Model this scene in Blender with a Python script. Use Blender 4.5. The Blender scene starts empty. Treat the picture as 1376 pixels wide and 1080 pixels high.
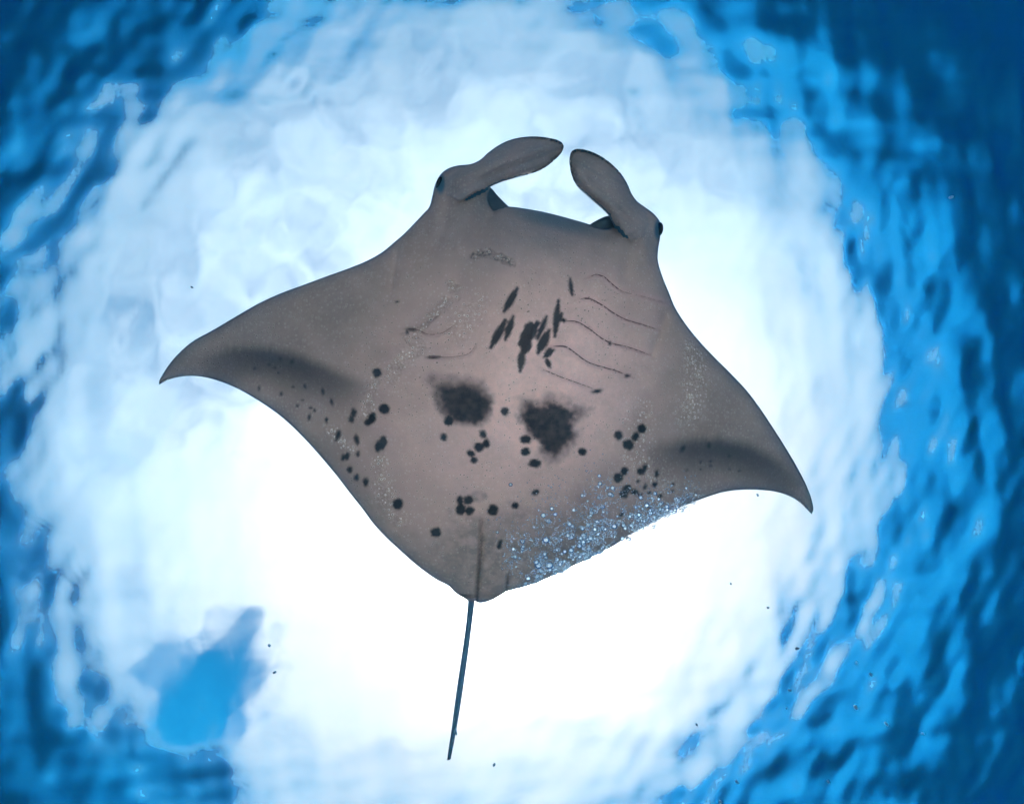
import bpy, bmesh, math, random
import numpy as np
from mathutils import Matrix, Vector
from mathutils.geometry import delaunay_2d_cdt

S = bpy.context.scene
COL = S.collection
rng = np.random.default_rng(7)
random.seed(7)

# ------------------------------------------------------------------ camera
# reference pixels (1376 x 1080); a very wide lens looking almost straight up
F = 525.0
ZENITH = (652.0, 553.0)                       # where straight up falls in the picture
zc = np.array([(ZENITH[0]-688)/F, (540-ZENITH[1])/F, -1.0]); zc /= np.linalg.norm(zc)
yc = np.array([0, 1.0, 0]) - zc*zc[1]; yc /= np.linalg.norm(yc)
xc = np.cross(yc, zc)
ROT = np.array([xc, yc, zc])                  # camera axes -> world
cd = bpy.data.cameras.new('camera')
cam = bpy.data.objects.new('camera', cd); COL.objects.link(cam)
cd.sensor_fit = 'HORIZONTAL'; cd.sensor_width = 36.0; cd.lens = 36.0*F/1376.0
cd.clip_start = 0.02; cd.clip_end = 3000
cam.matrix_world = Matrix([list(r)+[0] for r in ROT]+[[0, 0, 0, 1]])
S.camera = cam

def ray(px, py):
    """directions (world) for reference pixels, scaled so that z = 1"""
    px = np.asarray(px, float); py = np.asarray(py, float)
    d = np.stack([(px-688)/F, (540-py)/F, -np.ones_like(px)], -1) @ ROT.T
    return d/d[..., 2:3]

def at(px, py, z):
    z = np.asarray(z, float)
    return ray(px, py)*z[..., None]

def air_dir(px, py):
    """direction in the air of the light that reaches the camera along this pixel through flat water"""
    d = ray(px, py); h = np.hypot(d[0], d[1]); th = math.atan(h)
    s = min(math.sin(th)*1.333, 0.995); c = math.sqrt(1-s*s)
    return (d[0]/h*s, d[1]/h*s, c)

# ------------------------------------------------------------------ world and sun
SUN = air_dir(735, 765)
SUN_EL = math.asin(SUN[2]); SUN_AZ = math.atan2(SUN[0], SUN[1])
CAM_H = 6.5                                   # water above the camera
BED = -3.2                                    # sand added below the camera to bounce light onto the belly

w = bpy.data.worlds.new("World"); S.world = w; w.use_nodes = True
nt = w.node_tree; nt.nodes.clear()

class G:
    """small helper to write node graphs"""
    def __init__(s, tree): s.t = tree
    def n(s, kind, **kw):
        nd = s.t.nodes.new(kind)
        for k, v in kw.items(): setattr(nd, k, v)
        return nd
    def put(s, sock, v):
        if isinstance(v, bpy.types.NodeSocket): s.t.links.new(v, sock)
        elif v is not None: sock.default_value = v
    def math(s, op, a, b=None, c=None, clamp=False):
        nd = s.n('ShaderNodeMath', operation=op, use_clamp=clamp)
        for i, v in enumerate((a, b, c)): s.put(nd.inputs[i], v)
        return nd.outputs[0]
    def vmath(s, op, a, b=None, out=0):
        nd = s.n('ShaderNodeVectorMath', operation=op)
        s.put(nd.inputs[0], a)
        if b is not None: s.put(nd.inputs[1], b)
        return nd.outputs[out]
    def noise(s, vec, scale, detail=4, rough=.5, dist=0., dim='3D'):
        nd = s.n('ShaderNodeTexNoise', noise_dimensions=dim)
        if vec is not None: s.put(nd.inputs['Vector'], vec)
        nd.inputs['Scale'].default_value = scale; nd.inputs['Detail'].default_value = detail
        nd.inputs['Roughness'].default_value = rough; nd.inputs['Distortion'].default_value = dist
        return nd.outputs['Fac']
    def ramp(s, v, a, b, lo=0., hi=1., smooth=True):
        nd = s.n('ShaderNodeMapRange', interpolation_type='SMOOTHSTEP' if smooth else 'LINEAR')
        s.put(nd.inputs[0], v)
        for i, x in enumerate((a, b, lo, hi)): nd.inputs[i+1].default_value = x
        return nd.outputs[0]
    def mix(s, f, a, b, blend='MIX'):
        nd = s.n('ShaderNodeMix', data_type='RGBA', blend_type=blend)
        s.put(nd.inputs[0], f)
        s.put(nd.inputs[6], a if not isinstance(a, tuple) else (*a, 1)); s.put(nd.inputs[7], b if not isinstance(b, tuple) else (*b, 1))
        return nd.outputs[2]

g = G(nt)
tc = g.n('ShaderNodeTexCoord'); D = tc.outputs['Generated']
sky = g.n('ShaderNodeTexSky', sky_type='NISHITA', sun_disc=False, sun_elevation=SUN_EL, sun_rotation=SUN_AZ)
sky.air_density = 1.0; sky.dust_density = 0.6; sky.ozone_density = 1.5
sep = g.n('ShaderNodeSeparateXYZ'); nt.links.new(D, sep.inputs[0])
den = g.math('ADD', g.math('MAXIMUM', sep.outputs[2], 0.0), 0.22)
cmb = g.n('ShaderNodeCombineXYZ')
g.put(cmb.inputs[0], g.math('DIVIDE', sep.outputs[0], den)); g.put(cmb.inputs[1], g.math('DIVIDE', sep.outputs[1], den))
P = cmb.outputs[0]
cover = g.noise(P, 0.75, 6, .55, .3)
sundot = g.vmath('DOT_PRODUCT', D, tuple(SUN), out=1)
# gaps and thin places in the cloud deck
HOLES = [((298, 915), .115, .30), ((322, 866), .08, .18), ((276, 945), .10, .20), ((235, 1000), .10, .25), ((480, 30), .30, .10), ((1010, 90), .3, .08)]
warp = g.n('ShaderNodeTexNoise'); warp.inputs['Scale'].default_value = 7.0; warp.inputs['Detail'].default_value = 5
nt.links.new(D, warp.inputs['Vector'])
wv = g.n('ShaderNodeVectorMath', operation='MULTIPLY_ADD'); nt.links.new(warp.outputs['Color'], wv.inputs[0]); wv.inputs[1].default_value = (.26, .26, .26)
off = g.vmath('SUBTRACT', D, (.13, .13, .13)); g.put(wv.inputs[2], off); DW = g.vmath('NORMALIZE', wv.outputs[0])
cov = g.math('ADD', cover, g.ramp(sundot, .2, .97, .03, .26))
wisp = g.noise(DW, 13, 6, .62, .6)
for (px, py), rad, dep in HOLES:
    dt = g.vmath('DOT_PRODUCT', DW, air_dir(px, py), out=1)
    cov = g.math('SUBTRACT', cov, g.math('MULTIPLY', g.ramp(dt, math.cos(rad*1.8), math.cos(rad*.3), 0, dep), g.ramp(wisp, .3, .7, .7, 1.3, False)))
fine = g.noise(P, 2.3, 7, .6, .4)
cov = g.math('ADD', cov, g.ramp(g.noise(D, 11, 5, .6, .5), .25, .75, -.11, .11, False))
cov = g.ramp(cov, .16, .60)
fine = g.noise(P, 2.3, 7, .6, .4)
glow = g.math('ADD', g.math('MULTIPLY', g.math('POWER', g.math('MAXIMUM', sundot, 0), 14), .28), g.math('MULTIPLY', g.math('POWER', g.math('MAXIMUM', sundot, 0), 40), 2.4))
bright = g.math('MULTIPLY', g.math('MULTIPLY', g.ramp(fine, .2, .8, .84, 1.10, False), g.ramp(sep.outputs[2], .03, .9, .42, 1.12, False)), g.math('ADD', g.ramp(sundot, -.2, .8, .28, .355, False), glow))
CLOUD = 10.4                                  # cloud radiance before the strength below (sky units)
cl = g.n('ShaderNodeVectorMath', operation='SCALE'); tint = g.mix(g.math('MULTIPLY', g.ramp(sundot, .2, .9), g.ramp(sep.outputs[2], .05, .5, .35, 1.0)), (CLOUD*1.24, CLOUD*1.26, CLOUD*1.36), (CLOUD*1.40, CLOUD*1.17, CLOUD*1.10)); tint = g.mix(g.ramp(sep.outputs[2], .05, .55, .85, 0), tint, (CLOUD*.80, CLOUD*1.13, CLOUD*1.42)); g.put(cl.inputs[0], tint); g.put(cl.inputs['Scale'], bright)
blue = g.mix(1.0, sky.outputs[0], (.03, .36, .43), 'MULTIPLY')
mixed = g.mix(cov, blue, cl.outputs[0])
bg = g.n('ShaderNodeBackground'); nt.links.new(mixed, bg.inputs[0]); bg.inputs[1].default_value = 0.12
wo = g.n('ShaderNodeOutputWorld'); nt.links.new(bg.outputs[0], wo.inputs[0])

sl = bpy.data.lights.new('sun', 'SUN'); sl.energy = 3.6; sl.angle = math.radians(20); sl.color = (1, .83, .68)
so = bpy.data.objects.new('sun', sl); COL.objects.link(so)
so.location = (0, 0, 60); so.rotation_euler = Vector(SUN).to_track_quat('Z', 'Y').to_euler()

S.view_settings.view_transform = 'Standard'; S.view_settings.look = 'None'
S.view_settings.gamma = 1.0; S.view_settings.use_curve_mapping = False
S.view_settings.exposure = 1.55
S.cycles.use_denoising = True
S.cycles.max_bounces = 12; S.cycles.diffuse_bounces = 3; S.cycles.transmission_bounces = 10; S.cycles.volume_bounces = 1
S.cycles.sample_clamp_indirect = 12.0; S.cycles.blur_glossy = 0.5

# ------------------------------------------------------------------ helpers
def link(name, me, mat=None, parent=None):
    o = bpy.data.objects.new(name, me); COL.objects.link(o)
    if mat is not None: me.materials.append(mat)
    if parent is not None: o.parent = parent
    return o

def material(name):
    m = bpy.data.materials.new(name); m.use_nodes = True; m.node_tree.nodes.clear()
    gg = G(m.node_tree); out = gg.n('ShaderNodeOutputMaterial')
    return m, gg, out

def mesh_from(name, v, f, smooth=True):
    me = bpy.data.meshes.new(name)
    v = np.asarray(v, np.float32); f = np.asarray(f, np.int32)
    me.vertices.add(len(v)); me.vertices.foreach_set('co', v.ravel())
    n, k = f.shape
    me.loops.add(n*k); me.loops.foreach_set('vertex_index', f.ravel())
    me.polygons.add(n); me.polygons.foreach_set('loop_start', np.arange(0, n*k, k, dtype=np.int32))
    me.update(calc_edges=True); me.validate()
    if smooth: me.polygons.foreach_set('use_smooth', np.ones(len(me.polygons), bool))
    return me

def hash2(ix, iy, seed):
    h = (ix.astype(np.int64)*374761393 + iy.astype(np.int64)*668265263 + seed*974634777) & 0x7fffffff
    h = ((h ^ (h >> 13))*1274126177) & 0x7fffffff
    return ((h ^ (h >> 16)) & 0xffff)/65535.0

def vnoise(x, y, seed=0, octs=1):
    out = 0; amp = 1; tot = 0
    for k in range(octs):
        ix = np.floor(x); iy = np.floor(y); fx = x-ix; fy = y-iy
        fx = fx*fx*(3-2*fx); fy = fy*fy*(3-2*fy); s = seed+17*k
        a = hash2(ix, iy, s)*(1-fx)+hash2(ix+1, iy, s)*fx
        b = hash2(ix, iy+1, s)*(1-fx)+hash2(ix+1, iy+1, s)*fx
        out = out+amp*(a*(1-fy)+b*fy); tot += amp; amp *= .5; x = x*2.03+11; y = y*2.03+5
    return out/tot

def sstep(a, b, x):
    t = np.clip((x-a)/(b-a), 0, 1); return t*t*(3-2*t)

def seg_dist(X, Y, line, closed=False):
    """distance to a polyline, position along it (0..1) and signed side"""
    L = np.asarray(line, float); A = L if closed else L[:-1]; B = np.roll(L, -1, 0) if closed else L[1:]
    best = np.full(X.shape, 1e9); tt = np.zeros(X.shape); sd = np.zeros(X.shape)
    ln = np.hypot(*(B-A).T); cum = np.concatenate([[0], np.cumsum(ln)]); tot = cum[-1]
    for i in range(len(A)):
        dx, dy = B[i]-A[i]; l2 = dx*dx+dy*dy+1e-12
        t = np.clip(((X-A[i, 0])*dx+(Y-A[i, 1])*dy)/l2, 0, 1)
        ex = X-A[i, 0]-t*dx; ey = Y-A[i, 1]-t*dy
        d = np.hypot(ex, ey); m = d < best
        best = np.where(m, d, best); tt = np.where(m, (cum[i]+t*ln[i])/tot, tt)
        sd = np.where(m, np.sign(dx*(Y-A[i, 1])-dy*(X-A[i, 0])), sd)
    return best, tt, sd

def spline(pts, step, closed=False, corners=()):
    """Catmull-Rom through pts, resampled evenly; straight-sided at corners"""
    p = np.asarray(pts, float); n = len(p); out = []
    rngi = range(n if closed else n-1)
    for i in rngi:
        a, b = p[i], p[(i+1) % n]
        pa = p[i-1] if (closed or i > 0) and i not in corners else 2*a-b
        j = (i+1) % n
        pb = p[(i+2) % n] if (closed or i+2 < n) and j not in corners else 2*b-a
        L = np.linalg.norm(b-a); k = max(1, int(round(L/step)))
        la = max(np.linalg.norm(a-pa), 1e-6); lb = max(np.linalg.norm(pb-b), 1e-6)
        ma = (b-a)/L*.5*L + (a-pa)/la*.5*L; mb = (b-a)*.5 + (pb-b)/lb*.5*L
        for q in range(k):
            t = q/k; t2 = t*t; t3 = t2*t
            out.append((2*t3-3*t2+1)*a+(t3-2*t2+t)*ma+(-2*t3+3*t2)*b+(t3-t2)*mb)
    if not closed: out.append(p[-1])
    return np.array(out)

# ------------------------------------------------------------------ the water: surface, body of water, added sea bed
def grid_axis(inner, step, outer, grow=1.35):
    a = list(np.arange(0, inner+1e-6, step)); s = step
    while a[-1] < outer: s *= grow; a.append(a[-1]+s)
    a = np.array(a); return np.concatenate([-a[:0:-1], a])

ax = grid_axis(24.0, 0.075, 700.0)
GX, GY = np.meshgrid(ax, ax, indexing='xy')
GXs = GX; GYs = GY
HZ = np.zeros_like(GX)
wrng = np.random.default_rng(21)
wind = math.radians(35)
for i in range(110):
    lam = 0.32*(6.0/0.32)**wrng.random()
    th = wind + wrng.normal(0, 0.85)
    slope = 0.0049*(1.5 if lam < 1.2 else 1.1 if lam < 2.5 else .4)
    k = 2*math.pi/lam
    HZ += slope/k*np.sin(k*(math.cos(th)*GX+math.sin(th)*GY)+wrng.random()*6.283)
HZ *= np.clip(1.15-np.hypot(GX, GY)/60.0, 0, 1)
nx = len(ax)
idx = np.arange(nx*nx).reshape(nx, nx)
quads = np.stack([idx[:-1, :-1], idx[:-1, 1:], idx[1:, 1:], idx[1:, :-1]], -1).reshape(-1, 4)
m, gg, out = material('sea surface')
gl = gg.n('ShaderNodeBsdfGlass'); gl.inputs['IOR'].default_value = 1.333; gl.inputs['Roughness'].default_value = 0.115
gl.inputs['Color'].default_value = (1, 1, 1, 1)
geo = gg.n('ShaderNodeNewGeometry')
bmp = gg.n('ShaderNodeBump'); bmp.inputs['Strength'].default_value = 1.0; bmp.inputs['Distance'].default_value = .004
gg.put(bmp.inputs['Height'], gg.noise(geo.outputs['Position'], 1.9, 2, .45, .5))
gg.put(gl.inputs['Normal'], bmp.outputs[0]); gg.put(out.inputs[0], gl.outputs[0])
me = mesh_from('water_surface', np.stack([GX, GY, CAM_H+HZ], -1).reshape(-1, 3), quads)
o = link('water_surface', me, m); o['kind'] = 'structure'; o['label'] = 'rippled underside of the sea surface with a bright round window of sky'

bx = grid_axis(30.0, 0.6, 690.0, 1.3)
BX, BY = np.meshgrid(bx, bx, indexing='xy'); R = np.hypot(BX-1, BY)
BZ = BED + .25*vnoise(BX/3+50, BY/3+50, 3, 3) - 8.5*sstep(9, 18, R) - .15*np.clip(R-18, 0, 13) - .42*np.clip(np.hypot(BX+2.5, BY)-31, 0, 120) + 1.2*(vnoise(BX/7+50, BY/7+50, 6, 3)-.5)*sstep(12, 20, R)  # plateau and drop-off shaped for belly bounce and reflected blue
nb = len(bx); idb = np.arange(nb*nb).reshape(nb, nb)
qb = np.stack([idb[:-1, :-1], idb[:-1, 1:], idb[1:, 1:], idb[1:, :-1]], -1).reshape(-1, 4)
m, gg, out = material('added pale sand')  # added bed, a pale reflector lighting the belly
b = gg.n('ShaderNodeBsdfDiffuse')
geo = gg.n('ShaderNodeNewGeometry'); pos = geo.outputs['Position']
sand = gg.mix(gg.noise(pos, .35, 5, .6), (.95, .68, .55), (.86, .59, .47))
sp_ = gg.n('ShaderNodeSeparateXYZ'); gg.put(sp_.inputs[0], pos)
depth_fade = gg.ramp(gg.math('ADD', gg.math('MULTIPLY', gg.noise(pos, .45, 6, .62, .4), .55), gg.ramp(sp_.outputs[2], -12.8, -22.5, -.02, .85, False)), .14, 1.0, .0, .97)  # darkening with depth, painted to fade the reflected blue to navy
water_tint = gg.mix(gg.noise(pos, .5, 4, .6), (.20, .80, .62), (.14, .68, .54))      # lower bed coloured blue-green, standing in for water-filtered light
sand = gg.mix(gg.ramp(sp_.outputs[2], -8.0, -11.0), sand, water_tint)
gg.put(b.inputs[0], gg.mix(depth_fade, sand, (.035, .05, .05)))
gg.put(out.inputs[0], b.outputs[0])
o = link('bounce_bed', mesh_from('bounce_bed', np.stack([BX, BY, BZ], -1).reshape(-1, 3), qb), m); o['kind'] = 'structure'

bm = bmesh.new(); bmesh.ops.create_cube(bm, size=1.0)
zlo, zhi = float(BZ.min())-1.0, CAM_H-0.55
for v in bm.verts: v.co = Vector((v.co.x*1500, v.co.y*1500, zlo if v.co.z < 0 else zhi))
me = bpy.data.meshes.new('haze'); bm.to_mesh(me); bm.free()
m, gg, out = material('sea water')
pv = gg.n('ShaderNodeVolumePrincipled'); pv.inputs['Density'].default_value = 0.066
pv.inputs['Color'].default_value = (.001, .036, .048, 1); pv.inputs['Anisotropy'].default_value = .2
pv.inputs['Absorption Color'].default_value = (0.0, .37, .86, 1)
gg.put(out.inputs['Volume'], pv.outputs[0])
o = link('haze', me, m); o['kind'] = 'stuff'; o['label'] = 'clear blue sea water filling the whole picture'

# ------------------------------------------------------------------ the ray: outline in reference pixels
left_head = [(540, 317), (557.4, 299.5), (570, 286), (576.3, 279.2), (580.7, 264.7), (585, 247.2), (592.3, 234.1), (602.5, 226.3), (615.6, 222.5), (633, 220.5)]
left_lobe = [(644.7, 215.2), (656.3, 205), (670.8, 194.9), (685.3, 188.2), (702.8, 184.4), (720.2, 183.5), (737.7, 185.6), (750.8, 189), (756.6, 193.4),
             (757.4, 198.7), (753.7, 206.5), (743.5, 216.7), (729, 227.4), (714.4, 233.3), (691.2, 240), (673.7, 244.9), (659.2, 251)]
jaw = [(656, 262), (658, 275), (664.5, 282), (673.7, 279), (682.4, 277.7), (702.8, 280), (726, 284), (749.3, 289.4), (772.6, 295.8), (788.5, 300.4), (800, 304.8), (816, 307.5), (825, 304.5)]
right_lobe = [(817.6, 289.4), (810.3, 282), (798.7, 272), (787, 261.7), (777, 252.4), (769.7, 240), (765.9, 225.4), (765.3, 212.3), (768.2, 203.6), (774, 200.4),
              (784.2, 201), (798.7, 205.6), (813.3, 213.8), (826.3, 224.5), (836.5, 236.2), (843.8, 248.7), (848, 258.8), (855.4, 269.9)]
right_head = [(865.6, 277.7), (875.8, 285), (884.5, 294.3), (888.3, 302.4), (887.4, 317), (884.5, 334.4), (883.9, 349), (890.3, 372.2)]
right_lead = [(899.5, 394.8), (906, 411.1), (920.8, 434.8), (938.6, 457.1), (959.3, 479.3), (983.1, 503), (1003.8, 525.3), (1021.6, 549), (1039.4, 575.7),
              (1057.2, 603.8), (1072, 629), (1083.9, 652.8), (1091.3, 673.5), (1092.8, 685.4), (1090.6, 690.6)]
right_trail = [(1083.9, 683.9), (1075, 675), (1060.1, 666.1), (1042.4, 660.5), (1021.6, 658.1), (997.9, 657.8), (974.2, 660.5), (960, 664.2), (945.2, 669.4), (927, 676.3),
               (906.3, 685.4), (890.7, 694.2), (872.6, 704.6), (857, 712.6), (841.5, 722.2), (825.9, 732.6), (805.2, 743), (789.6, 752), (774.1, 759), (758.5, 765.6),
               (748.1, 771.5), (727.4, 780.6), (706.7, 787.8), (686, 793.2)]
rear = [(680, 795), (673.3, 799.5), (660, 806), (646.7, 809.6), (640.5, 808.6), (638.0, 806.5)]
tail_r = [(634.4, 835), (629.9, 870), (624.8, 906), (619.0, 945), (612.8, 982), (607.9, 1008), (605.4, 1020)]
tail_l = [(600.8, 1021), (602.4, 1008), (606.4, 982), (611.2, 945), (616.6, 906), (622.0, 870), (626.6, 835), (629.0, 806.8)]
rear2 = [(623, 802.5), (616.7, 799.2), (609.5, 793.8), (605, 788.3)]
left_trail = [(586.7, 778.3), (570, 766.7), (553.3, 753.3), (536.7, 738.3), (520, 722.7), (503.3, 705), (486.7, 682.7), (470, 661.7), (453.3, 640), (436.7, 620),
              (425.2, 606.7), (410.4, 590.4), (392.6, 572.6), (374.8, 557.2), (357, 544.4), (339.3, 533.2), (318.5, 521.6), (294.8, 512.1), (274.1, 506.5), (256.3, 505),
              (238.5, 506.8), (223.7, 511.3), (214, 517)]
left_lead = [(213.8, 512.5), (217.8, 504.4), (229.6, 486.7), (243, 471.9), (259.3, 458.5), (285.9, 443.7), (318.5, 424.4), (348.1, 407.6), (377.8, 393.9), (407.4, 383),
             (437, 372), (466.7, 361.3), (496.3, 348.9), (514.1, 338.5), (531.9, 323.7)]
parts = [left_head, left_lobe, jaw, right_lobe, right_head, right_lead, right_trail, rear, tail_r, tail_l, rear2, left_trail, left_lead]
ctrl = []; corners = set()
for p in parts:
    ctrl += p
for c in [(659.2, 251), (817.6, 289.4), (825, 304.5), (664.5, 282), (638.0, 806.5), (629.0, 806.8), (605.4, 1020), (600.8, 1021), (680, 795), (609.5, 793.8), (214, 517), (1090.6, 690.6)]:
    corners.add(ctrl.index(c))
SP = 2.5
OUT = spline(ctrl, SP, True, corners)
OUT = OUT[::-1].copy() if 0 else OUT

def inside(X, Y, poly):
    c = np.zeros(X.shape, bool); n = len(poly); j = n-1
    for i in range(n):
        xi, yi = poly[i]; xj, yj = poly[j]
        if yi != yj:
            c ^= ((yi > Y) != (yj > Y)) & (X < (xj-xi)*(Y-yi)/(yj-yi)+xi)
        j = i
    return c

hx = np.arange(205, 1100, SP); hy = np.arange(178, 1026, SP*.866)
LX, LY = np.meshgrid(hx, hy); LX = LX+(np.arange(len(hy)) % 2)[:, None]*SP*.5
LX = LX.ravel(); LY = LY.ravel()
k = inside(LX, LY, OUT); LX = LX[k]; LY = LY[k]
dd, _, _ = seg_dist(LX, LY, OUT[::1], True)
k = (dd > SP*.62) & ~((LY > 812) & (dd < 1.2)); LX = LX[k]; LY = LY[k]
nB = len(OUT)
pts = [Vector(p) for p in OUT.tolist()]+[Vector((a, b_)) for a, b_ in zip(LX, LY)]
V2, E2, F2, OV, OE, OF = delaunay_2d_cdt(pts, [(i, (i+1) % nB) for i in range(nB)], [], 1, 1e-4)
V2 = np.array([(v.x, v.y) for v in V2]); F2 = np.array([f for f in F2 if len(f) == 3])
cen = V2[F2].mean(1); keep = inside(cen[:, 0], cen[:, 1], OUT); F2 = F2[keep]
X, Y = V2[:, 0], V2[:, 1]
a = V2[F2]; ar = (a[:, 1, 0]-a[:, 0, 0])*(a[:, 2, 1]-a[:, 0, 1])-(a[:, 1, 1]-a[:, 0, 1])*(a[:, 2, 0]-a[:, 0, 0])
F2[ar < 0] = F2[ar < 0][:, ::-1]
dE, _, _ = seg_dist(X, Y, OUT, True)
bd = dE < 0.02
dE[bd] = 0

# body frame: s across the wings, t along the body (towards the mouth)
C0 = np.array([682, 548.0]); sx = np.array([877, 173.0]); sx /= np.linalg.norm(sx); tx = np.array([sx[1], -sx[0]])
s_ = (X-C0[0])*sx[0]+(Y-C0[1])*sx[1]; t_ = (X-C0[0])*tx[0]+(Y-C0[1])*tx[1]
PX = 2.3/F                                     # metres per pixel at the ray

lob_l = [(662, 249.5), (650, 254), (638.8, 258.8), (628, 264.5), (617, 271), (606, 280)]
lob_r = [(817.6, 289.4), (824, 297), (833.6, 306.8), (848, 322.8), (853, 331)]
isl = inside(X, Y, np.array([(633, 219), *left_lobe, (659.2, 251), (640, 258.5), (618, 271), (600, 262), (596, 240)]))
isr = inside(X, Y, np.array([(825, 304), *right_lobe, (866, 277), (872, 300), (866, 318), (849, 323.5), (833, 306)]))

def depth(X, Y, dE, s_, t_):
    z = 2.30 + 0.00*X
    z = z + .42*(np.abs(s_)/440)**2.2 + .10*(np.abs(s_)/440)**5                   # the wings rise towards their tips
    z = z - .20*np.exp(-(s_/150)**2)*sstep(-260, 40, t_)*(1-.35*sstep(120, 300, t_)) # deep chest
    z = z + .05*((t_-40)/260)**2
    # shoulders: gentle hollow between the gill plates and the wings
    for line, g_, w_ in [(((536, 322), (529, 360), (524, 400)), .034, 8), (((900, 402), (893, 430), (881, 462), (872, 490)), .034, 6.5)]:
        d, t, _ = seg_dist(X, Y, line); z = z + g_*np.exp(-(d/w_)**2)*np.sin(np.clip(t, .04, .96)*math.pi)**.5
    # rounded rim; the lower jaw rolls up broadly, fins and lobes narrowly
    w_ = 20+10*sstep(-60, 120, t_)+48*np.exp(-(((X-735)/95)**2+((Y-300)/45)**2)) - 5*sstep(250, 400, np.abs(s_))
    w_ = np.where(Y > 800, 4.2, w_)
    q = np.clip(1-dE/w_, 0, 1)
    z = z + PX*w_*.75*(1-np.sqrt(np.clip(1-q*q, 0, 1)))
    # the rolled-out head fins lie nearer the camera than the cheek
    d, t, sd = seg_dist(X, Y, lob_l)
    z = z - np.where(isl, .055*(1-sstep(.35, 1., t))*(1-sstep(25, 80, d)*.6), 0) + np.where(~isl & (t < 1), .02*np.exp(-(d/7)**2)*(1-sstep(.5, 1, t)), 0)
    d, t, sd = seg_dist(X, Y, lob_r)
    z = z - np.where(isr, .055*(1-sstep(.45, 1., t))*(1-sstep(25, 80, d)*.6), 0) + np.where(~isr & (t < 1), .02*np.exp(-(d/7)**2)*(1-sstep(.5, 1, t)), 0)
    # twist of the fins towards the tips
    z = z + np.where(X < 770, .10*sstep(640, 757, X)*(Y < 256), .0)*isl + .10*isr*sstep(300, 205, Y)
    # cheek valley beside the lobes
    for line, g_, w2 in [(((663, 283), (652, 296), (640, 318)), .045, 11), (((632, 284), (622, 300), (616, 330)), -.030, 10), (((606, 280), (600, 300), (588, 330)), .022, 9), (((848, 324), (846, 345), (838, 370)), .028, 8), (((866, 318), (868, 345)), -.020, 8), (((822, 318), (806, 335)), .028, 12), (((612, 242), (640, 232), (690, 208), (735, 196)), -.016, 9), (((628, 250), (660, 236), (700, 222), (735, 208)), .012, 6), (((862, 300), (838, 262), (806, 226), (786, 212)), -.016, 9), (((848, 302), (824, 268), (796, 240)), .012, 6), (((600, 236), (606, 262), (596, 290)), .014, 6), (((878, 298), (874, 320), (876, 350)), .014, 6)]:
        d, t, _ = seg_dist(X, Y, line); z = z + g_*np.exp(-(d/w2)**2)
    # seams by the tail: pelvic fins
    for line, g_, w2 in [(((649, 700), (646, 745), (642.5, 785), (641, 807)), .034, 2.8), (((683, 768), (682, 782), (680, 795)), .028, 2.2), (((610, 770), (607, 782), (609.5, 793)), .012, 2.5)]:
        d, t, _ = seg_dist(X, Y, line); z = z + g_*np.exp(-(d/w2)**2)
    d, t, _ = seg_dist(X, Y, ((646, 690), (640, 790))); z = z - .025*np.exp(-(d/26)**2)*(Y < 812)
    # mouth line of the right side: five gill slits, their flaps overlapping
    for L in GILLS:
        d, t, sd = seg_dist(X, Y, L)
        z = z + .010*np.exp(-(d/2.2)**2)*np.sin(np.clip(t, .03, 1)*math.pi)**.4 - np.where(sd > 0, .013*np.exp(-(d/9)**2), 0)
    for L in GILLS_L:
        d, t, sd = seg_dist(X, Y, L); z = z + .007*np.exp(-(d/2.4)**2) - np.where(sd > 0, .005*np.exp(-(d/9)**2), 0)
    d, t, _ = seg_dist(X, Y, BITE); z = z + .010*np.exp(-(d/3.5)**2)*(.4+1.2*vnoise(X/3, Y/3, 5))
    soft = np.clip((dE-6)/25, 0, 1)*(Y < 800)
    z = z + soft*(.020*(vnoise(X/46, Y/46, 61)-.5)+.006*(vnoise(X/17, Y/17, 62, 2)-.5))
    # tail hangs a little above the back edge
    z = z + .04*sstep(800, 816, Y) + .10*sstep(812, 1020, Y)
    return z

def r2(pts): return np.array([(500+x/3.276, 340+y/3.276) for x, y in pts])
GILLS = [spline(r2(p), 2.5) for p in [
    [(962, 103), (985, 95), (1020, 105), (1055, 135), (1100, 168), (1180, 188), (1250, 207), (1300, 222)],
    [(918, 203), (950, 200), (1000, 222), (1060, 262), (1110, 290), (1190, 315), (1255, 337)],
    [(855, 299), (900, 303), (950, 330), (1010, 375), (1050, 395), (1130, 415), (1220, 447)],
    [(798, 410), (850, 412), (900, 445), (950, 480), (1020, 503), (1080, 520), (1125, 540)],
    [(765, 518), (830, 545), (900, 570), (960, 592), (985, 604)]]]
GILLS_L = [spline(p, 2.5) for p in [[(547, 443), (560, 443), (575, 449), (592, 448), (612, 436)], [(573, 479), (591, 480), (612, 479), (630, 475), (638, 466)]]]
BITE = [(636, 344), (646, 341), (656, 338), (664, 345), (676, 346), (687, 353)]
zb = depth(X, Y, dE, s_, t_)

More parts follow.
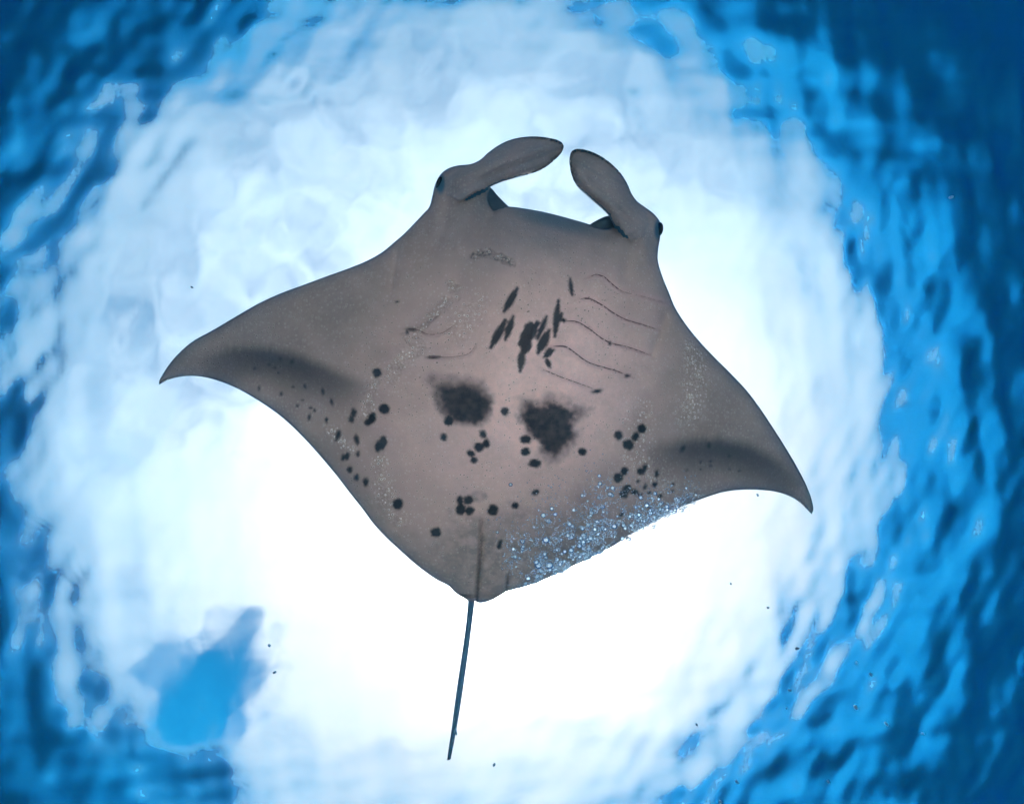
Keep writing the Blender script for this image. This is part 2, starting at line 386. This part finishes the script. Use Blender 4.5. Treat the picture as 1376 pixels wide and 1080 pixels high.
# --- skin pattern and painted light and shade, one value per vertex
n1 = vnoise(X/3.2, Y/3.2, 1, 2)-.5; n2 = vnoise(X/9, Y/9, 2, 3)-.5; n3 = vnoise(X/30, Y/30, 4, 3)
SPOTS = [  # x, y, rx, ry, turn (degrees)
    (507.3, 500.5, 6.3, 6.3, 0), (516.7, 550, 7.2, 7.2, 0), (500, 561.7, 5.2, 7.6, 15), (494.5, 567.5, 5, 5, 0), (475, 554, 3.8, 7, 10), (471.7, 563, 4, 5, 0),
    (454, 585, 3, 8, 20), (479.3, 591, 3.6, 7.6, -12), (514.3, 595, 5.6, 9.5, 12), (508.5, 600, 4.6, 7.5, 10), (481, 610, 2.6, 4.4, 10), (466, 613, 3.6, 5.5, 15), (461, 614.5, 3.2, 4.5, 10),
    (470, 631, 3.8, 5, 20), (479, 641.3, 3.8, 4.6, 20), (491.3, 648, 3.6, 6.2, 10), (534.3, 677.3, 7.2, 7.6, 0), (585.7, 715, 7.4, 7, 20), (595.7, 587.3, 5.2, 5.8, 0), (603.3, 565, 6.2, 6.6, 0),
    (649, 583.3, 4.8, 6.8, -20), (653.3, 595.7, 5, 6, 0), (644, 600.7, 7, 6, 0), (632.7, 609.3, 5.5, 4.6, 0), (636.7, 618.3, 4.8, 4.4, 0), (678.3, 552.3, 5.8, 6.2, 0),
    (705.9, 590.3, 8.4, 5.9, 5), (706, 606.8, 6, 5.7, -25), (719, 622.3, 9.6, 6.2, -3), (618.3, 671.7, 5, 6, 0), (629.3, 671.7, 6.4, 6, 0), (619, 684, 7.2, 7, 0), (630.7, 686, 6.4, 6.2, 0),
    (662.3, 685, 7.6, 7.6, 30), (692.7, 679.3, 5, 4.7, 0), (719.6, 661.3, 5.6, 4.2, -30), (672.4, 729, 2.6, 4.5, 20), (671, 734, 3.4, 3.6, 0), (782.4, 607.1, 5.6, 5.8, 0),
    (831.1, 584.8, 6.5, 7.4, 0), (862.5, 575.8, 5.8, 6.2, 25), (853.4, 587.5, 5, 6.6, 35), (844.6, 597.6, 8, 7.2, 25), (838.9, 632.8, 5, 5.6, 30), (830.3, 641.9, 6.3, 6.6, 0), (866.4, 629, 3.6, 7.6, 15),
    (860.2, 633, 4.6, 5, 0), (882.5, 636.7, 2.8, 5.4, 15), (842.5, 656.5, 5.2, 6, 35), (838.5, 663.2, 5.5, 6, 30), (879.6, 650.9, 3.6, 3.8, 0), (866.6, 654.3, 2.8, 4.8, 15), (857.8, 646.3, 2.8, 2.8, 0), (853, 661.3, 5.5, 4, 10),
    (860, 665, 4.5, 2.2, -30), (873, 662, 3.4, 2.8, 0), (886.3, 666.5, 3.2, 3.2, 0), (873.9, 684.6, 2.3, 3.8, 0), (835, 691, 5, 2.4, -45), (802, 525.5, 7, 2.8, -10), (843, 504.8, 4.5, 2.4, -20), (819.6, 461.2, 2, 2.8, 10),
    (917.7, 603, 2.9, 5.6, 35), (952.6, 598, 2.7, 4.2, 0), (551.9, 442.5, 6.2, 2.2, 4), (547, 446.5, 2, 3.4, 0), (582.4, 479.8, 9, 2.2, -2), (533.6, 405.6, 2.8, 1.5, -15), (757.5, 430.5, 3, 2.8, 0),
    (377, 482.2, 1.9, 2.3, 0), (392.6, 485.8, 2.3, 2.9, 0), (361.5, 489.6, 1.5, 1.7, 0), (368.9, 494, 1.7, 1.7, 0), (342.2, 495, 1.4, 1.8, 0), (374.2, 500.9, 1.5, 1.5, 0), (348.1, 521.6, 1.3, 3, 0), (394, 520, 1.7, 1.7, 0), (409.8, 519.3, 2, 3.4, -10),
    (433.5, 525.2, 2.3, 4.4, -10), (377.8, 529, 1.8, 2.8, 0), (406.5, 537.6, 1.4, 1.4, 0), (445.4, 539.4, 2.1, 4.6, -15), (399.4, 545.3, 2.3, 2.3, 0), (417.2, 548, 2.6, 1.9, 0), (422.8, 551.3, 1.6, 2, 0), (415.7, 560.4, 2, 4.6, 10), (438.8, 564.6, 2.2, 4.2, 0),
    (941.6, 620.8, 1.6, 1.6, 0), (955, 619.6, 2, 1.5, 0), (955, 625.5, 1.6, 1.6, 0), (941.6, 630.5, 1.3, 1.3, 0), (980, 612.7, 1.5, 1.5, 0), (980, 630, 1.3, 1.3, 0), (993.5, 632.6, 1.3, 1.3, 0), (923, 631.5, 1.5, 1.5, 0), (904.5, 650.5, 2.2, 2, 0), (904, 659.5, 2, 2.2, 0),
]
STREAKS = [((677.5, 418.5), (694.8, 387.5), 5.2), ((765.8, 374.5), (769, 397), 2.9), ((659.5, 466.5), (679, 431), 5.8), ((679, 456.5), (690, 425), 4.6), ((699.5, 462), (722, 435), 9.0), ((707, 446), (713.5, 434), 6.5), ((699, 498.5), (703, 467), 5),
           ((702, 478), (712, 452), 7.0), ((722, 455), (734.5, 425), 4.2), ((723, 474), (738, 444), 6.4), ((745.5, 452), (750.5, 404), 4.6), ((748.5, 434), (754.5, 421), 5.0), ((733, 474), (744, 470), 4.8), ((734, 482), (739.5, 493), 3.8), ((731, 479), (742, 472), 4.5)]
pig = np.zeros_like(X)
for (cx, cy, rx, ry, tn) in SPOTS:
    a = math.radians(tn); ux = (X-cx)*math.cos(a)+(Y-cy)*math.sin(a); uy = -(X-cx)*math.sin(a)+(Y-cy)*math.cos(a)
    r = np.sqrt((ux/rx)**2+(uy/ry)**2); e = min(rx, ry)
    pig = np.maximum(pig, sstep(1+1.5/e, 1-1.5/e, r+n1*min(.6, 2.2/e)+n2*.45))
for p, q, wd in STREAKS:
    d, t, _ = seg_dist(X, Y, (p, q)); prof = 1.1*wd*np.sin(np.clip(t, .07, .93)*math.pi)**.55
    al = (X*(q[1]-p[1])-Y*(q[0]-p[0]))/math.hypot(q[0]-p[0], q[1]-p[1])
    fr = vnoise(al/1.6, (X+Y)/14, 9)-.5
    pig = np.maximum(pig, .97*sstep(1.5, -1.5, d-prof*.92+fr*1.2+n1*1.0))
def blotch(poly, soft):
    p = spline(poly, 4, True); d, _, _ = seg_dist(X, Y, p, True); ins = inside(X, Y, p)
    return np.where(ins, d, -d)
BA = [(579.3, 506.7), (593, 511.7), (610, 511.7), (633, 510), (650, 521.7), (660, 540), (658.3, 555), (650, 566.7), (636.7, 570.7), (616.7, 568.3), (600, 561.7), (591.7, 546.7), (585, 526.7)]
BB = [(702.8, 539.4), (714.4, 536.6), (727.4, 540), (737.8, 534), (755.9, 540), (772, 548.5), (790, 552.5), (780, 560), (772.8, 566.7), (771.5, 582.2), (769.2, 594), (761.4, 606), (748.1, 619), (737, 615), (728.4, 606), (729, 597.8), (717, 590), (706.7, 578.3), (698.9, 561.5)]
fa = 3+blotch(BA, 0)+n2*13+n1*2.5; fb = 2.5+blotch(BB, 0)+n2*16+n1*2.5
softA = 10+10*sstep(545, 505, Y); softB = 11+9*sstep(560, 525, Y)+10*sstep(590, 620, Y)+7*sstep(765, 785, X)
mod = 1.03-.12*vnoise(X/7, Y/7, 40, 3)
pig = np.maximum(pig, mod*sstep(-softA*.6, softA, fa)); pig = np.maximum(pig, mod*sstep(-softB*.6, softB, fb))
d, t, _ = seg_dist(X, Y, [(772, 555), (784, 552.5), (798, 548)]); pig = np.maximum(pig, .55*sstep(5, 1, d+n1*6)*(1-.6*t))
for L, k_ in [([(649, 706), (646, 745), (642.5, 785), (641, 807)], .62), ([(683, 770), (682, 782), (680, 794)], .6)]:  # pelvic seams darkened in the colour as crease shade
    d, t, _ = seg_dist(X, Y, L); pig = np.maximum(pig, k_*sstep(2.6, .6, d+n1*1.5)*sstep(0, .25, t))
# smoky bands across the wing tips
def band(line, up, lo, feather):
    d, t, sd = seg_dist(X, Y, spline(line, 4)); sgn = d*sd
    al = X*sx[0]+Y*sx[1]; f = (vnoise(al/2.6, (X-Y)/90, 12, 2)-.5)*feather
    prof = np.where(sgn < 0, sstep(-up, -up*.12, sgn+f), sstep(lo, 0, sgn+f*.7))
    return prof*np.sin(np.clip(t, .0, 1)*math.pi)**.45
bandv = .88*band([(268, 497), (300, 484), (340, 479), (380, 485), (424, 500), (455, 515), (492, 528)], 24, 54, 5)
bandv = np.maximum(bandv, .90*band([(870, 616), (905, 607), (947, 602), (986, 606), (1024, 622), (1056, 646), (1072, 660)], 26, 56, 5))
belly_light = np.exp(-(((X-745)/135)**2+((Y-490)/150)**2)**1.1)*.9+.45*np.exp(-(((X-690)/150)**2+((Y-600)/110)**2))  # pale belly centre, with strobe-like falloff to dark wings painted in
belly_light = np.maximum(belly_light, .72*np.exp(-((s_/185)**2+((t_+10)/200)**2)**1.4))
belly_light = np.clip(belly_light+(n3-.5)*.25, 0, 1)
scar = np.zeros_like(X)
for L, wd in [([(600, 405), (585, 422), (568, 437), (560, 448)], 4), ([(545, 452), (552, 462), (556, 470)], 3), ([(562, 466), (545, 480), (530, 492), (526, 508)], 8), ([(503, 515), (497, 535), (494, 560)], 6),
              ([(470, 600), (455, 590), (440, 575)], 6), ([(510, 620), (512, 645), (520, 675), (540, 700)], 9), ([(640, 415), (625, 430), (612, 445)], 14), ([(607, 380), (613, 398)], 5), ([(860, 560), (850, 615), (880, 640)], 18), ([(930, 470), (935, 510), (925, 560)], 14)]:
    d, t, _ = seg_dist(X, Y, L); scar = np.maximum(scar, sstep(wd*1.9, wd*.1, d+n2*9+n1*7))
d, t, _ = seg_dist(X, Y, BITE); bite = sstep(6.5, 1.5, d+n1*7+n2*4)
scar = np.maximum(scar, bite)
# dark back colour wraps round the rim; mottled grey by the tail
dors_shade = sstep(3.2, .4, dE+n2*1.2)*np.where(Y > 700, .55, .9)*np.where(isl | isr, .35, 1)
dors_shade = np.maximum(dors_shade, .26*sstep(16, 1, dE+n2*5))  # faint blue light cast of the thin rim, painted in
jawd = np.exp(-(((X-745)/85)**2))*sstep(34, 3, np.abs(Y-(278+(X-690)*.26)))*(Y > 270)*(~isl)*(~isr)  # dark mouth edge, plus painted shade of the rolled jaw
dors_shade = np.maximum(dors_shade, .80*jawd)
for ex, ey, rx, ry in [(591.5, 246, 7, 15), (884.5, 309, 5.5, 15)]:
    dors_shade = np.maximum(dors_shade, sstep(1.35, .6, np.sqrt(((X-ex)/rx)**2+((Y-ey)/ry)**2)))
lstr = vnoise((X*.52-Y*.85)/2.2, (X*.85+Y*.52)/40, 51, 2)*isr+vnoise((X*.42+Y*.91)/2.2, (X*.91-Y*.42)/40, 52, 2)*isl
dors_shade = np.maximum(dors_shade, (.20+.26*lstr+.10*n2)*(isl | isr))
d, t, _ = seg_dist(X, Y, lob_l); dors_shade = np.maximum(dors_shade, .55*sstep(4.5, .5, d)*(1-t)); d, t, _ = seg_dist(X, Y, lob_r); dors_shade = np.maximum(dors_shade, .55*sstep(4.5, .5, d)*(1-t))  # crease shade painted along the head fin roots
head_shade = .42*sstep(-150, 30, -np.hypot((X-735)/1.35, (Y-300)/.62)+30)*(Y > 240)  # head shading painted into the colour
dors_shade = np.maximum(dors_shade, head_shade*(.8+.5*n2))
tailm = sstep(803, 812, Y)
dors_shade = np.maximum(dors_shade*(1-tailm), .85*tailm)
mott = sstep(655, 735, Y+n2*50+n3*30-20)*sstep(560, 640, X+n2*40)*sstep(900, 800, X)+.6*sstep(50, 8, dE)*sstep(600, 680, Y)*(X < 700)
mott = np.clip(mott, 0, 1)
for (cx, cy, rx, ry) in [(643, 666, 12, 8), (633, 700, 10, 6), (617, 706, 10, 5)]:
    mott = np.maximum(mott, .75*sstep(1.2, .7, np.sqrt(((X-cx)/rx)**2+((Y-cy)/ry)**2)+n2*.6))
gred = np.zeros_like(X)
for L in GILLS:
    d, t, _ = seg_dist(X, Y, L); gred = np.maximum(gred, sstep(9, 0, d)*.35)

# --- both faces of the ray
nV = len(X)
thick = .30*np.exp(-(s_/170)**2)*np.clip(dE/110, 0, 1)**.8+.06*np.clip(dE/30, 0, 1)
thick = np.where(Y > 806, .016*np.clip(dE/3, 0, 1), thick)
thick = np.where(isl | isr, .035*np.clip(dE/14, 0, 1), thick)
top_id = np.full(nV, -1); it = np.where(~bd)[0]; top_id[it] = nV+np.arange(len(it)); top_id[bd] = np.where(bd)[0]
vb = at(X, Y, zb); vt = vb[it].copy(); vt[:, 2] += thick[it]+.004
F3 = np.concatenate([F2, top_id[F2][:, ::-1]])
vall = np.concatenate([vb, vt])
me = mesh_from('body', vall, F3)
# outward normals: the belly must face down
me.update()
def attr(name, a, b_, c, d_):
    arr = np.zeros((len(vall), 4), np.float32)
    for q, v in enumerate((a, b_, c, d_)):
        arr[:nV, q] = v; arr[nV:, q] = np.asarray(v)[it] if np.ndim(v) else v
    return name, arr
me.attributes.new('tail', 'FLOAT', 'POINT'); me.attributes.new('pattern', 'FLOAT_COLOR', 'POINT'); me.attributes.new('regions', 'FLOAT_COLOR', 'POINT')
a1, arr1 = attr('pattern', pig, bandv, belly_light, scar)
a2, arr2 = attr('regions', dors_shade, mott, gred, bite)
arr1[nV:, :] = 0; arr2[nV:, 0] = 1; arr2[nV:, 1:] = 0
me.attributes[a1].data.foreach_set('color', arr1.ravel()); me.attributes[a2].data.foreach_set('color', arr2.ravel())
me.attributes['tail'].data.foreach_set('value', np.concatenate([tailm, tailm[it]]).astype(np.float32))

m, gg, out = material('ray skin')
A1 = gg.n('ShaderNodeAttribute', attribute_name='pattern'); A2 = gg.n('ShaderNodeAttribute', attribute_name='regions')
s1 = gg.n('ShaderNodeSeparateColor'); s2 = gg.n('ShaderNodeSeparateColor')
gg.put(s1.inputs[0], A1.outputs['Color']); gg.put(s2.inputs[0], A2.outputs['Color'])
pigS, bandS, bellyLightS, scarS = s1.outputs[0], s1.outputs[1], s1.outputs[2], A1.outputs['Alpha']
dorShadeS, motS, redS, biteS = s2.outputs[0], s2.outputs[1], s2.outputs[2], A2.outputs['Alpha']
geo = gg.n('ShaderNodeNewGeometry'); pos = geo.outputs['Position']
nbig = gg.noise(pos, 5, 5, .6); nmid = gg.noise(pos, 30, 5, .62); nfin = gg.noise(pos, 160, 3, .6)
base = gg.mix(bellyLightS, (.295, .20, .178), (.98, .575, .49))
base = gg.mix(gg.ramp(nbig, .35, .7, 0, .5), base, gg.mix(.5, base, (.44, .29, .245)))
base = gg.mix(gg.ramp(nmid, .3, .8, 0, .25), base, (.46, .31, .265))
base = gg.mix(gg.math('MULTIPLY', redS, .8), base, (.66, .36, .34))
base = gg.mix(gg.math('MULTIPLY', motS, gg.ramp(gg.noise(pos, 13, 6, .68), .36, .62, .3, 1.0)), base, (.27, .20, .18))
base = gg.mix(gg.math('MULTIPLY', scarS, gg.ramp(gg.noise(pos, 75, 3, .6), .48, .66, 0, .38)), base, (.85, .63, .53))
vor = gg.n('ShaderNodeTexVoronoi'); vor.inputs['Scale'].default_value = 48; gg.put(vor.inputs['Vector'], pos)
pore = gg.ramp(vor.outputs['Distance'], .12, .24, 1, 0)
lip = gg.math('MULTIPLY', gg.ramp(vor.outputs['Distance'], .20, .30, 0, 1), gg.ramp(vor.outputs['Distance'], .30, .42, 1, 0))
porem = gg.math('MULTIPLY', pore, gg.math('ADD', gg.math('MULTIPLY', scarS, .5), gg.ramp(gg.noise(pos, 3.5, 3), .36, .60, .2, .85)))
pcol = gg.n('ShaderNodeSeparateColor'); gg.put(pcol.inputs[0], vor.outputs['Color'])
porem = gg.math('MULTIPLY', porem, gg.ramp(pcol.outputs[0], .35, .6))
base = gg.mix(gg.math('MULTIPLY', gg.math('MULTIPLY', lip, gg.ramp(pcol.outputs[0], .35, .6)), gg.math('MULTIPLY', gg.math('ADD', scarS, .25), .75)), base, (.95, .78, .68))
base = gg.mix(gg.math('MULTIPLY', porem, .8), base, (.19, .15, .13))
base = gg.mix(gg.math('MULTIPLY', biteS, gg.ramp(gg.noise(pos, 60, 3, .6), .45, .6, 0, .9)), base, (.18, .13, .11))
base = gg.mix(bandS, base, (.052, .052, .062))
base = gg.mix(pigS, base, gg.mix(nfin, (.030, .028, .034), (.055, .050, .058)))
base = gg.mix(dorShadeS, base, (.045, .105, .155))
base = gg.mix(gg.math('MULTIPLY', gg.n('ShaderNodeAttribute', attribute_name='tail').outputs['Fac'], .9), base, (.085, .175, .24))  # blue veil of scattered light painted into the tail colour
pb = gg.n('ShaderNodeBsdfPrincipled'); gg.put(pb.inputs['Base Color'], base)
pb.inputs['Roughness'].default_value = .55; pb.inputs['Specular IOR Level'].default_value = .12
hgt = gg.math('ADD', gg.math('MULTIPLY', nmid, .35), gg.math('ADD', gg.math('MULTIPLY', nfin, .12), gg.math('MULTIPLY', gg.math('MULTIPLY', gg.noise(pos, 70, 4, .65), scarS), 1.6)))
hgt = gg.math('SUBTRACT', hgt, gg.math('MULTIPLY', porem, .9))
bmp = gg.n('ShaderNodeBump'); bmp.inputs['Strength'].default_value = .8; bmp.inputs['Distance'].default_value = .015
gg.put(bmp.inputs['Height'], hgt); gg.put(pb.inputs['Normal'], bmp.outputs[0]); gg.put(out.inputs[0], pb.outputs[0])
SKIN = m

root = bpy.data.objects.new('manta_ray', None); COL.objects.link(root)
root.location = tuple(float(q) for q in at(680., 560., 2.3))
root['label'] = 'spotted pale-bellied manta ray gliding overhead with its head fins curled inward'
root['category'] = 'manta ray'
INV = Matrix.Translation(-root.location)
def child(name, me, mat):
    me.transform(INV); return link(name, me, mat, root)
child('body', me, SKIN)

def zat(px, py, off=0.0):
    """belly height at pixels (nearest vertex)"""
    px = np.atleast_1d(np.asarray(px, float)); py = np.atleast_1d(np.asarray(py, float)); r = []
    for a_, b_ in zip(px, py):
        i = int(np.argmin((X-a_)**2+(Y-b_)**2)); r.append(zb[i])
    return np.array(r)+off

def tube(points, radii, sides=6):
    P_ = np.asarray(points); n = len(P_); v = []; f = []
    for i in range(n):
        tg = P_[min(i+1, n-1)]-P_[max(i-1, 0)]; tg /= np.linalg.norm(tg)
        u = np.cross(tg, (0, 0, 1.0)); u /= np.linalg.norm(u); q = np.cross(tg, u)
        for j in range(sides):
            a_ = 2*math.pi*j/sides; v.append(P_[i]+radii[i]*(math.cos(a_)*u+math.sin(a_)*q))
    for i in range(n-1):
        for j in range(sides):
            f.append((i*sides+j, i*sides+(j+1) % sides, (i+1)*sides+(j+1) % sides, (i+1)*sides+j))
    return v, f

# gill slits: dark red folds lying in their grooves
m, gg, out = material('gill flesh')
pb = gg.n('ShaderNodeBsdfPrincipled'); pb.inputs['Roughness'].default_value = .5
geo = gg.n('ShaderNodeNewGeometry'); gg.put(pb.inputs['Base Color'], gg.mix(gg.noise(geo.outputs['Position'], 60, 3), (.14, .045, .045), (.24, .12, .11))); gg.put(out.inputs[0], pb.outputs[0])
GILL = m
wid = [.0036, .0042, .0042, .0040, .0024]
for q, L in enumerate(GILLS+GILLS_L):
    n = len(L); t = np.linspace(0, 1, n)
    wq = wid[q] if q < 5 else .0018
    rad = wq*(.35+.65*np.clip(1-t, 0, 1)**.5)*np.clip(np.minimum(t, 1-t)*14+.15, 0, 1)
    if q == 0: rad = rad*np.where((t > .38), .45, 1)
    pt = at(L[:, 0], L[:, 1], zat(L[:, 0], L[:, 1], -.0022))
    v, f = tube(pt, rad); child('gill_slit', mesh_from('gill_slit', v, f), GILL)

# eyes on the sides of the head
m, gg, out = material('eye')
pb = gg.n('ShaderNodeBsdfPrincipled'); pb.inputs['Base Color'].default_value = (.012, .018, .028, 1); pb.inputs['Roughness'].default_value = .15
gg.put(out.inputs[0], pb.outputs[0]); EYE = m
for ex, ey, tn in [(590.6, 247, 18), (886.2, 308, -3)]:
    bm = bmesh.new(); bmesh.ops.create_uvsphere(bm, u_segments=20, v_segments=12, radius=1)
    c = at(np.array([ex]), np.array([ey]), np.array([float(zat(ex, ey)[0])+.02]))[0]
    bm.transform(Matrix.Translation(c) @ Matrix.Rotation(math.radians(tn), 4, 'Z') @ Matrix.Diagonal((.019, .042, .036, 1)))
    me = bpy.data.meshes.new('eye'); bm.to_mesh(me); bm.free()
    for p in me.polygons: p.use_smooth = True
    child('eye', me, EYE)

# upper jaw, seen through the open mouth behind the lower lip
UJ = [(648, 250), (659, 252), (668, 262), (683, 277), (700, 290), (740, 300), (782, 307), (800, 297), (818, 290), (832, 296), (846, 318), (836, 330), (790, 326), (740, 316), (690, 304), (655, 296), (642, 272)]
uo = spline(UJ, 5, True); n = len(uo); uc = uo.mean(0)
rings = []; f = []
for k_, (sc, dz) in enumerate([(1, .0), (.985, -.02), (.93, -.034), (.7, -.04), (.985, .02), (.93, .05), (.7, .07), (.02, -.04), (.02, .07)]):
    # shrink towards a spine that follows the mouth
    sp = np.stack([uo[:, 0], 275+(uo[:, 0]-650)*.22+8], -1); q = sp+(uo-sp)*sc
    rings.append(at(q[:, 0], q[:, 1], np.full(n, 2.50)+.0+dz))
v = np.concatenate(rings)
def strip(a_, b_, flip):
    for i in range(n):
        j = (i+1) % n; qd = (a_*n+i, a_*n+j, b_*n+j, b_*n+i); f.append(qd[::-1] if flip else qd)
strip(0, 1, 0); strip(1, 2, 0); strip(2, 3, 0); strip(0, 4, 1); strip(4, 5, 1); strip(5, 6, 1); strip(3, 7, 0); strip(6, 8, 1)
m, gg, out = material('dark mouth skin')
pb = gg.n('ShaderNodeBsdfPrincipled'); pb.inputs['Roughness'].default_value = .5
geo = gg.n('ShaderNodeNewGeometry'); gg.put(pb.inputs['Base Color'], gg.mix(gg.noise(geo.outputs['Position'], 25, 4), (.045, .075, .11), (.11, .14, .17))); gg.put(out.inputs[0], pb.outputs[0])
child('upper_jaw', mesh_from('upper_jaw', v, f), m)

# ------------------------------------------------------------------ bubbles under the rear edge of the ray
m, gg, out = material('air bubble')
gl = gg.n('ShaderNodeBsdfGlass'); gl.inputs['IOR'].default_value = .75; gl.inputs['Roughness'].default_value = .05; gl.inputs['Color'].default_value = (.90, .97, 1, 1)
gs = gg.n('ShaderNodeBsdfGlossy'); gs.inputs['Roughness'].default_value = .25; gs.inputs['Color'].default_value = (.85, .95, 1, 1)
mx = gg.n('ShaderNodeMixShader'); mx.inputs[0].default_value = .55
gg.put(mx.inputs[1], gl.outputs[0]); gg.put(mx.inputs[2], gs.outputs[0]); gg.put(out.inputs[0], mx.outputs[0]); BUB = m
EDGE = spline([(690, 790), (727, 779), (758, 764), (805, 741), (857, 711), (890, 693), (950, 667)], 2)
def bubble_spots(n, seed):
    r_ = np.random.default_rng(seed); res = []
    while len(res) < n:
        t = r_.beta(1.35, 1.9); e = EDGE[int(t*(len(EDGE)-1))]
        dep = abs(r_.normal(0, 38 if t < .62 else 24))*(1.0 if t < .7 else .75)-3.0-(9*r_.random()**2 if r_.random() < .2 else 0)
        if r_.random() < .16: dep += 35*r_.random()
        x = e[0]-dep*.35+r_.normal(0, 4); y = e[1]-dep*.92
        c_ = vnoise(np.array([x/11.]), np.array([y/11.]), 31, 2)[0]
        if c_ < .30+.25*r_.random(): continue
        res.append((x, y, t, dep))
    return res
ico = bmesh.new(); bmesh.ops.create_icosphere(ico, subdivisions=3, radius=1)
bub_me = bpy.data.meshes.new('bubble'); ico.to_mesh(bub_me); ico.free()
for p in bub_me.polygons: p.use_smooth = True
bub_me.materials.append(BUB)
br = np.random.default_rng(5)
def tag(o, label, cat, group=None):
    o['label'] = label; o['category'] = cat
    if group: o['group'] = group
for x, y, t, dep in bubble_spots(290, 41):
    r = (1.0+1.6*br.random()**2.0)*PX*1.3
    if br.random() < .05: r *= 1.7
    z = float(zat(x, y)[0])-r*1.2-.06-.42*br.random()
    o = bpy.data.objects.new('bubble', bub_me); COL.objects.link(o)
    o.location = at(np.array([x]), np.array([y]), np.array([z]))[0]; o.scale = (r, r*(.85+.2*br.random()), r*.85)
    tag(o, 'small silvery air bubble drifting under the rear edge of the manta ray', 'bubble', 'air bubbles under the trailing edge of the ray')
# finer froth between them
ib = bmesh.new(); bmesh.ops.create_icosphere(ib, subdivisions=2, radius=1)
iv = np.array([v.co[:] for v in ib.verts]); jf = np.array([[v.index for v in f_.verts] for f_ in ib.faces]); ib.free()
vs = []; fs = []; off = 0
for x, y, t, dep in bubble_spots(5200, 43):
    r = (.42+.62*br.random()**1.8)*PX
    z = float(zat(x, y)[0])-.05-.45*br.random()
    vs.append(iv*r+at(np.array([x]), np.array([y]), np.array([z]))[0]); fs.append(jf+off); off += len(iv)
o = link('bubble_froth', mesh_from('bubble_froth', np.concatenate(vs), np.concatenate(fs)), BUB); o['kind'] = 'stuff'
o['label'] = 'fine pale blue froth of tiny bubbles along the rear edge of the ray'

# ------------------------------------------------------------------ specks adrift in the open water
m, gg, out = material('plankton')
pb = gg.n('ShaderNodeBsdfPrincipled'); pb.inputs['Base Color'].default_value = (.13, .27, .38, 1); pb.inputs['Roughness'].default_value = .6
gg.put(out.inputs[0], pb.outputs[0])
bm = bmesh.new(); bmesh.ops.create_icosphere(bm, subdivisions=2, radius=1)
for v in bm.verts:
    v.co *= .8+.45*float(vnoise(np.array([v.co.x*2.1+9]), np.array([v.co.y*2.1+v.co.z*1.7+9]), 8, 2)[0])
spk = bpy.data.meshes.new('drifting_speck'); bm.to_mesh(spk); bm.free(); spk.materials.append(m)
for p in spk.polygons: p.use_smooth = True
SPECKS = [(362, 867, 2.2), (369, 903, 2.4), (1071, 871, 3), (1170, 906, 2.6), (1150, 950, 3.4), (1191, 972, 3), (1061, 927, 2.6), (1057, 951, 2), (1151, 890, 2.2), (990, 1050, 2.8), (936, 973, 2.2), (1018, 665, 2.2),
          (982, 784, 2), (1032, 816, 2.2), (968, 1077, 3), (1240, 985, 2.2), (1113, 1050, 2), (664, 1027, 2.4), (1278, 265, 3), (258, 386, 1.8)]
for x, y, r in SPECKS:
    z = 2.2+2.2*br.random(); o = bpy.data.objects.new('drifting_speck', spk); COL.objects.link(o)
    o.location = at(np.array([float(x)]), np.array([float(y)]), np.array([z]))[0]
    q = .85*r*z/F; o.scale = (q*1.1, q*.75, q*.7); o.rotation_euler = (br.random()*3, br.random()*3, br.random()*6)
    tag(o, 'tiny dark speck adrift in the open water away from the ray', 'plankton', 'specks adrift in the open water')
o = bpy.data.objects.new('drifting_speck', spk); COL.objects.link(o); o.location = at(np.array([612.8]), np.array([983.]), np.array([2.42]))[0]
o.scale = (.006, .022, .006); o.rotation_euler = (0, 0, math.radians(-8)); tag(o, 'slim dark speck floating beside the thin tail of the ray', 'plankton', 'specks adrift in the open water')
